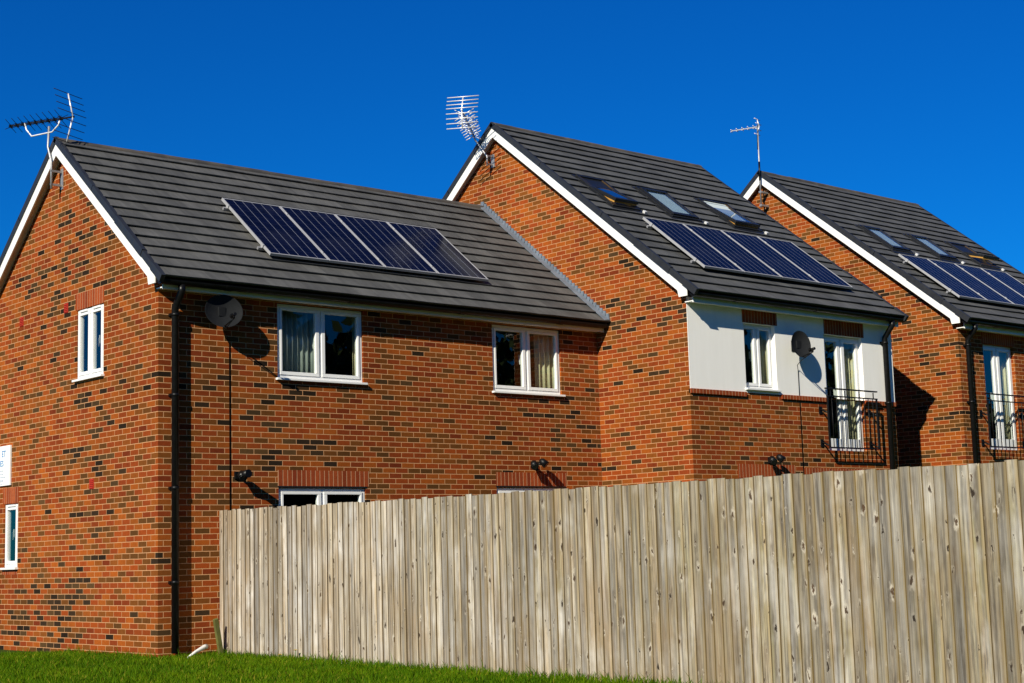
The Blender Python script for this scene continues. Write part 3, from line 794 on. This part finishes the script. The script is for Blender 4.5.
lintel(h3, FX(0), .78, 1.89, 4.67, 4.90); lintel(h3, FX(0), 3.58, 4.42, 4.67, 4.90); lintel(h3, FX(0), 2.38, 3.82, 2.11, 2.33)
railing(Cc, .55, 1.98, 2.715, 3.69, h3)
roof_window(Cc, .74, 1.34, 2.74, 3.66, 0, True)
roof_window(Cc, 2.36, 2.96, 2.74, 3.66, 0, True)
roof_window(Cc, 3.86, 4.46, 2.74, 3.66, 22, False)
array(Cc, .40, .945, .68, 2.32, 'rightmost house roof')

# ------------------------------------------------------------------ curtains and small things behind the panes
def curtain(x0, x1, y, z0, z1, mat, waves, amp, name, label, cat='curtain', slope=0.0):
    o = MB(); n = waves*8
    def p(i, z):
        f = i/n; xx = x0+(x1-x0)*f
        return (xx+slope*(z-z0), y+amp*math.sin(f*waves*2*math.pi), z)
    for i in range(n):
        o.face([p(i,z0),p(i+1,z0),p(i+1,z1),p(i,z1)], None, True)
    ob = o.build(name, mat, None, fix=False)
    sd = ob.modifiers.new('thick','SOLIDIFY'); sd.thickness = .004
    tag(ob, label, cat)
curtain(1.84,2.62,.20,3.62,4.60,M['blind'],9,.022,'window_blind','grey vertical slat blind behind the upper left front window of the low house','blind')
curtain(3.19,3.46,.17,3.55,4.66,M['curtain'],3,.03,'curtain','cream curtain at the right edge of the upper left front window of the low house')
curtain(6.70,7.12,.17,3.55,4.66,M['curtain'],4,.03,'curtain','cream curtain in the right pane of the upper right front window of the low house')
curtain(9.84,10.10,-1.985+.20,3.58,4.70,M['curtain'],3,.03,'curtain','pale curtain in the right pane of the small window in the white rendered wall')
curtain(12.10,12.40,-1.985+.20,2.70,4.66,M['curtain'],3,.03,'curtain','cream curtain behind the balcony door of the rendered middle house')
curtain(16.80,17.15,-2.03+.20,2.83,4.80,M['curtain'],3,.03,'curtain','cream curtain behind the balcony door of the rightmost house')

# ------------------------------------------------------------------ satellite dishes
def dish(base, label, W, Hh, off, cable_to):
    """base = wall fixing point; dish centre at base+off, faces out over the garden"""
    o = empty('satellite_dish', base, label, 'satellite dish', 'satellite dishes on the front walls')
    c = Vector(off); nrm = Vector((-.17,-.97,.12)).normalized()
    ax = Vector((1,0,0)); ax = (ax-nrm*ax.dot(nrm)).normalized(); az = nrm.cross(ax)
    if az.z < 0: az = -az
    m = MB(); nr, na = 6, 36
    def P(r, a, back=0.0):
        q = c+ax*(r*W/2*math.cos(a))+az*(r*Hh/2*math.sin(a))+nrm*(.065*r*r-.05-back); return tuple(q)
    for i in range(nr):
        r0, r1 = i/nr, (i+1)/nr
        for k in range(na):
            a0, a1 = 2*math.pi*k/na, 2*math.pi*(k+1)/na
            m.face([P(r0,a0),P(r1,a0),P(r1,a1),P(r0,a1)], None, True)
            m.face([P(r0,a0,.006),P(r1,a0,.006),P(r1,a1,.006),P(r0,a1,.006)], None, True)
    for k in range(na):
        a0, a1 = 2*math.pi*k/na, 2*math.pi*(k+1)/na
        m.face([P(1.0,a0),P(1.0,a1),P(1.025,a1,.003),P(1.025,a0,.003)]); m.face([P(1.0,a0,.006),P(1.0,a1,.006),P(1.025,a1,.003),P(1.025,a0,.003)])
    d = m.build('reflector', M['dish'], o)
    low = c-az*(Hh*.40)+nrm*(-.02)
    lnb = c-az*(Hh*.33)+nrm*(.34 if W > .45 else .25)
    a = MB(); a.tube([tuple(c-nrm*.05-az*.03), tuple(low-nrm*.05), tuple(low-az*.03+nrm*.03), tuple(lnb-az*.045-nrm*.0)], .011, 8)
    ar = a.build('arm', M['black'], o)
    l = MB(); l.tube([tuple(lnb+nrm*.06), tuple(lnb-nrm*.035)], [.022,.024], 10); l.tube([tuple(lnb-nrm*.035), tuple(lnb-nrm*.06)], [.034,.034], 12)
    l.tube([tuple(lnb+nrm*.02), tuple(lnb-az*.05)], .014, 8)
    l.build('receiver', M['black'], ar)
    b = MB(); b.box(-.06,.06,-.012,0,-.09,.09)
    b.tube([(0,-.01,0),(0,-.10,.0),(0,-.14,.03),tuple(c-nrm*.06)], .018, 8); b.box(c.x-.05,c.x+.05,c.y+.03,c.y+.09,c.z-.06,c.z+.06)
    b.build('wall_bracket', M['dish'], o)
    k = MB(); cx = cable_to[0]
    p = [tuple(lnb-az*.05), tuple(low-az*.08-nrm*.02), (cx*.5+low.x*.5,-.06,low.z-.14), (cx,-.008,low.z-.22), (cx,-.008,cable_to[1])]
    k.tube(p, .006, 6); k.build('cable', M['black'], o)
dish((.90,0,4.40), 'dark grey satellite dish casting a round shadow beside the downpipe of the low left house', .52, .44, (-.05,-.20,.02), (.15,-3.6))
dish((10.47,-1.985-.006,4.37), 'satellite dish on the white rendered wall between the small window and balcony door', .40, .44, (-.08,-.21,.0), (.075,-3.6))

# ------------------------------------------------------------------ television aerials
def aerial(base, label, mast, boom0, bdir, blen, els, refl, el_len, cradle=None, bright=True, nrefl=4, rh=.42, tilt=0.0, bracket=None):
    o = empty('television_aerial', base, label, 'aerial', 'television aerials at the gable tops')
    B_ = Vector(base); bd = Vector(bdir).normalized()
    rd = Vector((-bd.y,bd.x,0)).normalized(); up = bd.cross(rd)
    if up.z < 0: up = -up
    m = MB(); m.tube([tuple(Vector(p)-B_) for p in mast], .017, 8); m.build('mast', M['alu_dull'], o)
    p0 = Vector(boom0)-B_; p1 = p0+bd*blen
    bm_ = MB(); bm_.bar(tuple(p0), tuple(p1), .02, .02); bo = bm_.build('boom', M['black'] if not bright else M['alu_dull'], o)
    e = MB()
    for i in range(els):
        e = MB(); q = p0+bd*(blen*(.20+.78*i/(els-1))); l = el_len*(1-.25*i/els)
        for s1 in (-1,1):
            for s2 in (-1,1):
                e.tube([tuple(q+up*.012*s2), tuple(q+rd*(l*.5*s1)+up*(l*.32*s2))], .008 if bright else .0045, 5)
        if not bright: e.box(q.x-.022,q.x+.022,q.y-.022,q.y+.022,q.z-.02,q.z+.02)
        e.build('director', M['alu'] if bright else M['black'], bo)
    r = MB(); q0 = p0+bd*(blen*.02)
    for sgn in (1,-1):
        tip = q0+up*(rh*sgn)+bd*(rh*.28)
        r.tube([tuple(q0), tuple(tip)], .012, 6)
    ro = r.build('reflector', M['alu'], bo)
    for sgn in (1,-1):
        for i in range(nrefl):
            f = (i+.6)/(nrefl-.4); q = q0+up*(rh*sgn*f)+bd*(rh*.28*f)
            rr = MB(); rr.tube([tuple(q-rd*refl/2), tuple(q+rd*refl/2)], .009 if bright else .0055, 5)
            rr.build('rod', M['alu'] if bright else M['darkgrey'], ro)
    if cradle:
        c = MB(); c.tube([tuple(Vector(p)-B_) for p in cradle], .012, 8); c.build('cradle', M['alu'], o)
    if bracket:
        for (x0,x1,y0,y1,z0,z1) in bracket:
            k = MB(); k.box(x0-B_.x,x1-B_.x,y0-B_.y,y1-B_.y,z0-B_.z,z1-B_.z); k.build('bracket', M['alu_dull'], o)
    return o
# placed from the ridge end of each gable
bd1 = Vector((-.42,.908,.02)).normalized()
m1 = Vector((-.17,2.97,7.50)); c1 = m1+Vector((0,0,.06))
b0 = c1-bd1*.46+Vector((0,0,.03))
aerial((-.17,2.87,6.70), 'black television aerial with vee reflector at the top of the left gable', [(-.17,2.87,6.55),(-.17,2.88,6.95),(-.17,3.0,7.2),tuple(m1)],
       tuple(b0), tuple(bd1), 1.20, 9, .62, .30,
       [tuple(c1-bd1*.20+Vector((0,0,.02))), tuple(c1-bd1*.17+Vector((0,0,-.06))), tuple(m1-bd1*.06-Vector((0,0,.09))), tuple(m1+bd1*.32-Vector((0,0,.11))), tuple(c1+bd1*.42+Vector((0,0,-.06))), tuple(c1+bd1*.45+Vector((0,0,.04)))],
       False, 4, .36, bracket=[(-.185,-.0,2.86,2.885,6.60,6.63),(-.185,-.0,2.86,2.885,6.80,6.83),(-.012,0,2.835,2.91,6.56,6.87)])
bd2 = Vector((.78,.62,0)).normalized()
e2 = Vector((7.70,2.72,8.50))
aerial((7.80,2.50,8.10), 'silver television aerial leaning out from the tall middle gable top', [(7.785,2.47,7.95),(7.785,2.47,8.12),(7.68,2.66,8.44),(7.66,2.70,8.56)],
       tuple(e2-bd2*1.0+Vector((0,0,.24))), tuple(bd2+Vector((0,0,-.20))), 1.03, 9, .56, .34, None, True, 4, .30,
       bracket=[(7.78,7.93,2.46,2.485,7.97,7.995),(7.78,7.93,2.46,2.485,8.12,8.145),(7.915,7.93,2.43,2.52,7.94,8.17)])
bd3 = Vector((-.25,.968,.03)).normalized()
t3 = Vector((14.98,2.24,9.72))
aer3 = aerial((14.98,2.25,8.20), 'small television aerial on a tall striped pole at the rightmost gable top', [(14.98,2.25,8.05),tuple(t3+Vector((0,0,.08)))],
       tuple(t3+Vector((0,0,.04))-bd3*.05), tuple(bd3), .66, 5, .26, .10, None, True, 2, .16,
       bracket=[(14.96,15.2,2.22,2.28,8.08,8.12),(14.96,15.2,2.22,2.28,8.36,8.40)])
ao = aer3
for z0,z1 in ((8.62,9.02),(9.28,9.58)):
    bands = MB(); bands.tube([(0,0,z0-8.2),(0,-.004,z1-8.2)], .0205, 8); bands.build('tape', M['black'], ao)

# ------------------------------------------------------------------ security lights
def seclight(base, label, twin):
    o = empty('security_light', base, label, 'lamp', 'security lights on the front walls')
    b = MB(); b.box(-.045,.045,-.03,0,-.05,.05); b.tube([(0,-.03,0),(0,-.10,-.01)], .02, 8); b.build('wall_mount', M['black'], o, .005)
    heads = ((-.10,-.14,.0,-.45),(.07,-.16,.03,.5)) if twin else ((.0,-.13,.0,-.30),)
    for hx,hy,hz,ang in heads:
        d = Vector((math.sin(ang),-math.cos(ang),-.85)).normalized()
        c = Vector((hx,hy,hz)); h = MB()
        if hx: h.tube([(0,-.09,-.02),tuple(c)], .012, 8)
        h.tube([tuple(c-d*.06),tuple(c-d*.03),tuple(c+d*.07)], [.025,.05,.062], 14)
        ho = h.build('lamp_head', M['black'], o)
        g_ = MB(); g_.tube([tuple(c+d*.071),tuple(c+d*.077)], [.052,.046], 14); g_.build('lens', M['lens'], ho)
    if twin:
        p = MB(); p.tube([(0,-.06,-.06),(.01,-.11,-.10)], [.03,.024], 10); p.build('sensor', M['black'], o)
    else:
        p = MB(); p.tube([(0,-.10,.0),(.02,-.27,.01)], [.045,.055], 12); p.build('hood', M['black'], o)
seclight((1.16,0,2.265), 'single black security light on the low house beside the dish cable', False)
seclight((6.44,0,2.49), 'twin-headed security light over the lower right window of the low house', True)
seclight((9.72,-1.985,2.49), 'twin-headed security light on brick below the white rendered wall', True)

# ------------------------------------------------------------------ wall sign
sg = empty('wall_sign', (-.02,5.1,2.66), 'white wall sign with blue lettering above the small lower gable window', 'sign')
b = MB(); b.box(-.012,.018,-.60,.60,-.30,.30); b.build('board', M['board'], sg, .003)
def text(body, size, y, z, mat, parent, name='lettering'):
    cu = bpy.data.curves.new(name, 'FONT'); cu.body = body; cu.size = size; cu.align_x = 'RIGHT'; cu.extrude = .001
    tmp = bpy.data.objects.new(name+'_src', cu); COL.objects.link(tmp)
    bpy.context.view_layer.update()
    dg = bpy.context.evaluated_depsgraph_get(); me = bpy.data.meshes.new_from_object(tmp.evaluated_get(dg))
    bpy.data.objects.remove(tmp)
    o = bpy.data.objects.new(name, me); COL.objects.link(o); o.parent = parent
    me.materials.clear(); me.materials.append(mat)
    # text x -> world -Y, text y -> Z, faces -X
    o.matrix_local = Matrix(((0,0,-1,-.0145),(-1,0,0,y),(0,1,0,z),(0,0,0,1)))
    return o
text('ET', .135, -.46, .135, M['blue_ink'], sg); text('RIES', .125, -.38, -.005, M['blue_ink'], sg)
b = MB()
for z, y0 in ((-.075,-.37),(-.125,-.37),(-.17,-.45),(-.215,-.38),(-.235,-.38),(-.27,-.40)):
    y = y0; b = MB()
    while y < -.05:
        w_ = random.uniform(.03,.07); b.box(-.0145,-.0125,y,y+w_,z-.008,z+.008); y += w_+.015
    b.build('small_print', M['grey_ink'], sg)

# ------------------------------------------------------------------ fence
XF = .90
fe = empty('wooden_fence', (XF,0,-.03), 'weathered feather-edge timber fence running from the low house towards the right foreground', 'fence')
bo = MB(); y = -.004; k = 0; rb = random.Random(11)
ytop = lambda yy: 1.797+.0072*yy
YEND = -16.4
run = 0.0; runv = 0.0
while y > YEND:
    wv = .1085+rb.uniform(-.004,.004)
    y1 = y-wv
    zt = ytop(y)+rb.uniform(-.011,.011); zb = gz(.85,y)-.02
    bo.cur = rb.random()*10
    lean = rb.uniform(-.004,.004); off = rb.uniform(-.003,.003)
    # board: thin edge towards the house at y+.022 (lies behind its neighbour), thick edge towards the camera
    xa = XF-.006+off; xb = XF-.019+off
    ya, yb = y+.012, y1
    def q(yy,xx,z): return (xx-XF, yy+lean*(z-.9), z+.03)
    N = 6
    zs = [zb+(zt-zb)*i/N for i in range(N+1)]; wob = [rb.uniform(-.0015,.0015) for _ in zs]
    for i in range(N):
        z0,z1 = zs[i],zs[i+1]; o0,o1 = wob[i],wob[i+1]
        bo.face([q(ya,xa,z0),q(yb,xb+o0,z0),q(yb,xb+o1,z1),q(ya,xa,z1)], [(0,z0),(1,z0),(1,z1),(0,z1)])
        bo.face([q(yb,xb+o0,z0),q(yb,XF+.0,z0),q(yb,XF+.0,z1),q(yb,xb+o1,z1)], [(1.05,z0),(1.2,z0),(1.2,z1),(1.05,z1)])
        bo.face([q(ya,XF,z0),q(yb,XF,z0),q(yb,XF,z1),q(ya,XF,z1)], [(0,z0),(1,z0),(1,z1),(0,z1)])
    bo.face([q(ya,xa,zt),q(yb,xb,zt),q(yb,XF,zt),q(ya,XF,zt)], [(.5,zt),(.6,zt),(.6,zt+.02),(.5,zt+.02)])
    y = y1; k += 1
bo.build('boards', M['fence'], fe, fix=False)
for z in (.30,1.0,1.60):
    n = 5
    for i in range(n):
        ya, yb = -.01+(YEND+.05)*i/n, -.01+(YEND+.05)*(i+1)/n+.01
        rl = MB(); rl.prism([(.004,z+.03+.0072*ya),(.07,z+.03+.0072*ya),(.004,z+.11+.0072*ya)], 1, ya, yb); rl.build('rail', M['wood_post'], fe)
for i in range(7):
    yy = -.08-2.65*i; ps = MB(); ps.box(.075,.175,yy-.05,yy+.05,-.35,1.80+.0072*yy); ps.build('post', M['wood_post'], fe, .006)

# ------------------------------------------------------------------ odds and ends at the foot of the wall
st = MB(); st.bar((.83,-.16,-.12),(.685,-.25,.41), .062, .05); so = st.build('wooden_stake', M['wood_post'], None, .006)
tag(so, 'short green-stained wooden stake leaning by the left end of the fence', 'stake')
pp = MB(); pp.tube([(.20,-.36,-.06),(.40,-.24,.01),(.58,-.14,.055),(.63,-.11,.062)], [.012,.020,.031,.034], 10); po = pp.build('plastic_pipe', M['white_plastic'], None)
tag(po, 'short white plastic pipe sticking out of the grass at the wall foot', 'pipe')
def dandelion(x, y, h, label):
    z = gz(x,y); o = empty('dandelion', (x,y,z), label, 'flower', 'dandelions by the fence')
    m = MB(); m.tube([(0,0,0),(.005,.0,h)], .004, 5); m.build('stem', M['stem'], o)
    f = MB()
    for i in range(26):
        a = i*2.4; rr = .022*math.sqrt((i+1)/26); 
        f.face([(0.004,0,h-.004),(rr*math.cos(a)-.006*math.sin(a),rr*math.sin(a)+.006*math.cos(a),h+.012-.2*rr),(rr*1.25*math.cos(a),rr*1.25*math.sin(a),h+.010-.3*rr),(rr*math.cos(a)+.006*math.sin(a),rr*math.sin(a)-.006*math.cos(a),h+.012-.2*rr)])
    f.build('flower_head', M['yellow'], o, fix=False)
    l = MB()
    for i in range(7):
        a = i*.9+.3; d = Vector((math.cos(a),math.sin(a),0)); s_ = Vector((-d.y,d.x,0))*.014
        l.face([tuple(d*.01),tuple(d*.06+s_+Vector((0,0,.035))),tuple(d*.12+Vector((0,0,.02))),tuple(d*.06-s_+Vector((0,0,.035)))])
    l.build('leaves', M['stem'], o, fix=False)
dandelion(.80,-1.92,.13,'taller yellow dandelion against the fence boards'); dandelion(.62,-1.86,.085,'lower yellow dandelion in the grass just left of the taller one')

# ------------------------------------------------------------------ unseen trees: mirrored in the front windows, some added to block sky fill
def unseen_wood():
    rs = np.random.RandomState(5)
    V = []; F = []
    spots = [(-14,-42,16),(-24,-44,17),(-34,-47,17),(-45,-50,17),(4,-34,15),(12,-31,16),(20,-30,11),(27,-30,11),(35,-30,11),(43,-31,10),(-4,-40,15),(30,-36,11),(39,-33,11),(47,-38,10),(56,-34,9),(22,-40,11),(66,-38,9),(14,-47,15),(78,-42,9),(34,-42,11),(52,-44,10)]
    for cx,cy,h in spots:
        n = 3600
        u = rs.normal(size=(n,3)); u /= np.linalg.norm(u,axis=1)[:,None]
        rr = rs.rand(n)**.4
        cl = rs.randint(0,14,n); cc = rs.normal(size=(14,3))*.45
        p = u*rr[:,None]*.55+cc[cl]; p = p*np.array([h*.42,h*.42,h*.40])+np.array([cx,cy,h*.60])
        d = rs.normal(size=(n,3)); d /= np.linalg.norm(d,axis=1)[:,None]; e = np.cross(d, rs.normal(size=(n,3))); e /= np.linalg.norm(e,axis=1)[:,None]
        s_ = .36
        for i in range(n):
            b = len(V); V += [tuple(p[i]-d[i]*s_), tuple(p[i]+e[i]*s_*.6), tuple(p[i]+d[i]*s_), tuple(p[i]-e[i]*s_*.6)]; F.append([b,b+1,b+2,b+3])
        for i in range(6):
            a0, a1 = i*math.pi/3, (i+1)*math.pi/3; b = len(V)
            V += [(cx+.2*math.cos(a0),cy+.2*math.sin(a0),-.6),(cx+.2*math.cos(a1),cy+.2*math.sin(a1),-.6),(cx+.1*math.cos(a1),cy+.1*math.sin(a1),h*.6),(cx+.1*math.cos(a0),cy+.1*math.sin(a0),h*.6)]; F.append([b,b+1,b+2,b+3])
    me = bpy.data.meshes.new('unseen_trees'); me.from_pydata(V,[],F); me.materials.append(M['leaf'])
    o = bpy.data.objects.new('unseen_trees', me); COL.objects.link(o)
    tag(o, 'unseen dark green trees, mirrored in the front windows and partly added to block sky', 'unseen_trees', kind='stuff')
unseen_wood()

# ------------------------------------------------------------------ light, sky, camera
SUN = Vector((-2.06,-.925,1.32)).normalized()
el = math.asin(SUN.z); 
w = bpy.data.worlds.new('World'); SC.world = w; w.use_nodes = True
nt = w.node_tree; nt.nodes.clear()
sky = nt.nodes.new('ShaderNodeTexSky'); sky.sky_type = 'NISHITA'; sky.sun_disc = False
sky.sun_elevation = el; sky.sun_rotation = math.atan2(SUN.x, SUN.y)
sky.altitude = 300; sky.air_density = 1.0; sky.dust_density = .05; sky.ozone_density = 4.0
hs = nt.nodes.new('ShaderNodeHueSaturation'); hs.inputs['Saturation'].default_value = 1.25
bg = nt.nodes.new('ShaderNodeBackground'); bg.inputs[1].default_value = .05
ow = nt.nodes.new('ShaderNodeOutputWorld')
nt.links.new(sky.outputs[0], hs.inputs['Color']); mxs = nt.nodes.new('ShaderNodeMix'); mxs.data_type = 'RGBA'; mxs.blend_type = 'MULTIPLY'; mxs.inputs[0].default_value = 1.0; mxs.inputs[7].default_value = (.04,.77,1.46,1)
nt.links.new(hs.outputs[0], mxs.inputs[6]); nt.links.new(mxs.outputs[2], bg.inputs[0]); nt.links.new(bg.outputs[0], ow.inputs[0])
sl = bpy.data.lights.new('sun', 'SUN'); sl.energy = 4.9; sl.angle = R(.53); sl.color = (1.0,.935,.765)
so = bpy.data.objects.new('sun', sl); COL.objects.link(so)
so.rotation_euler = SUN.to_track_quat('Z','Y').to_euler()

cam = bpy.data.cameras.new('camera'); co = bpy.data.objects.new('camera', cam); COL.objects.link(co)
# rows: image right, image down, forward
RX, RY, RZ = ((0.7548007, -0.6553316, -0.0285722), (0.0669242, 0.1202669, -0.9904832), (0.6525312, 0.7457053, 0.1346351))
mt = Matrix(((RX[0],-RY[0],-RZ[0],(-9.80187, -18.15518, 1.11503)[0]),(RX[1],-RY[1],-RZ[1],(-9.80187, -18.15518, 1.11503)[1]),(RX[2],-RY[2],-RZ[2],(-9.80187, -18.15518, 1.11503)[2]),(0,0,0,1)))
co.matrix_world = mt
cam.sensor_fit = 'HORIZONTAL'; cam.sensor_width = 36.0; cam.lens = 36.0*1568.946/1024.0
cam.clip_start = .1; cam.clip_end = 2000
SC.camera = co
SC.render.resolution_x = 1024; SC.render.resolution_y = 683
SC.view_settings.view_transform = 'Standard'; SC.view_settings.look = 'None'
SC.view_settings.exposure = 0.38; SC.view_settings.gamma = 1.0; SC.view_settings.use_curve_mapping = False
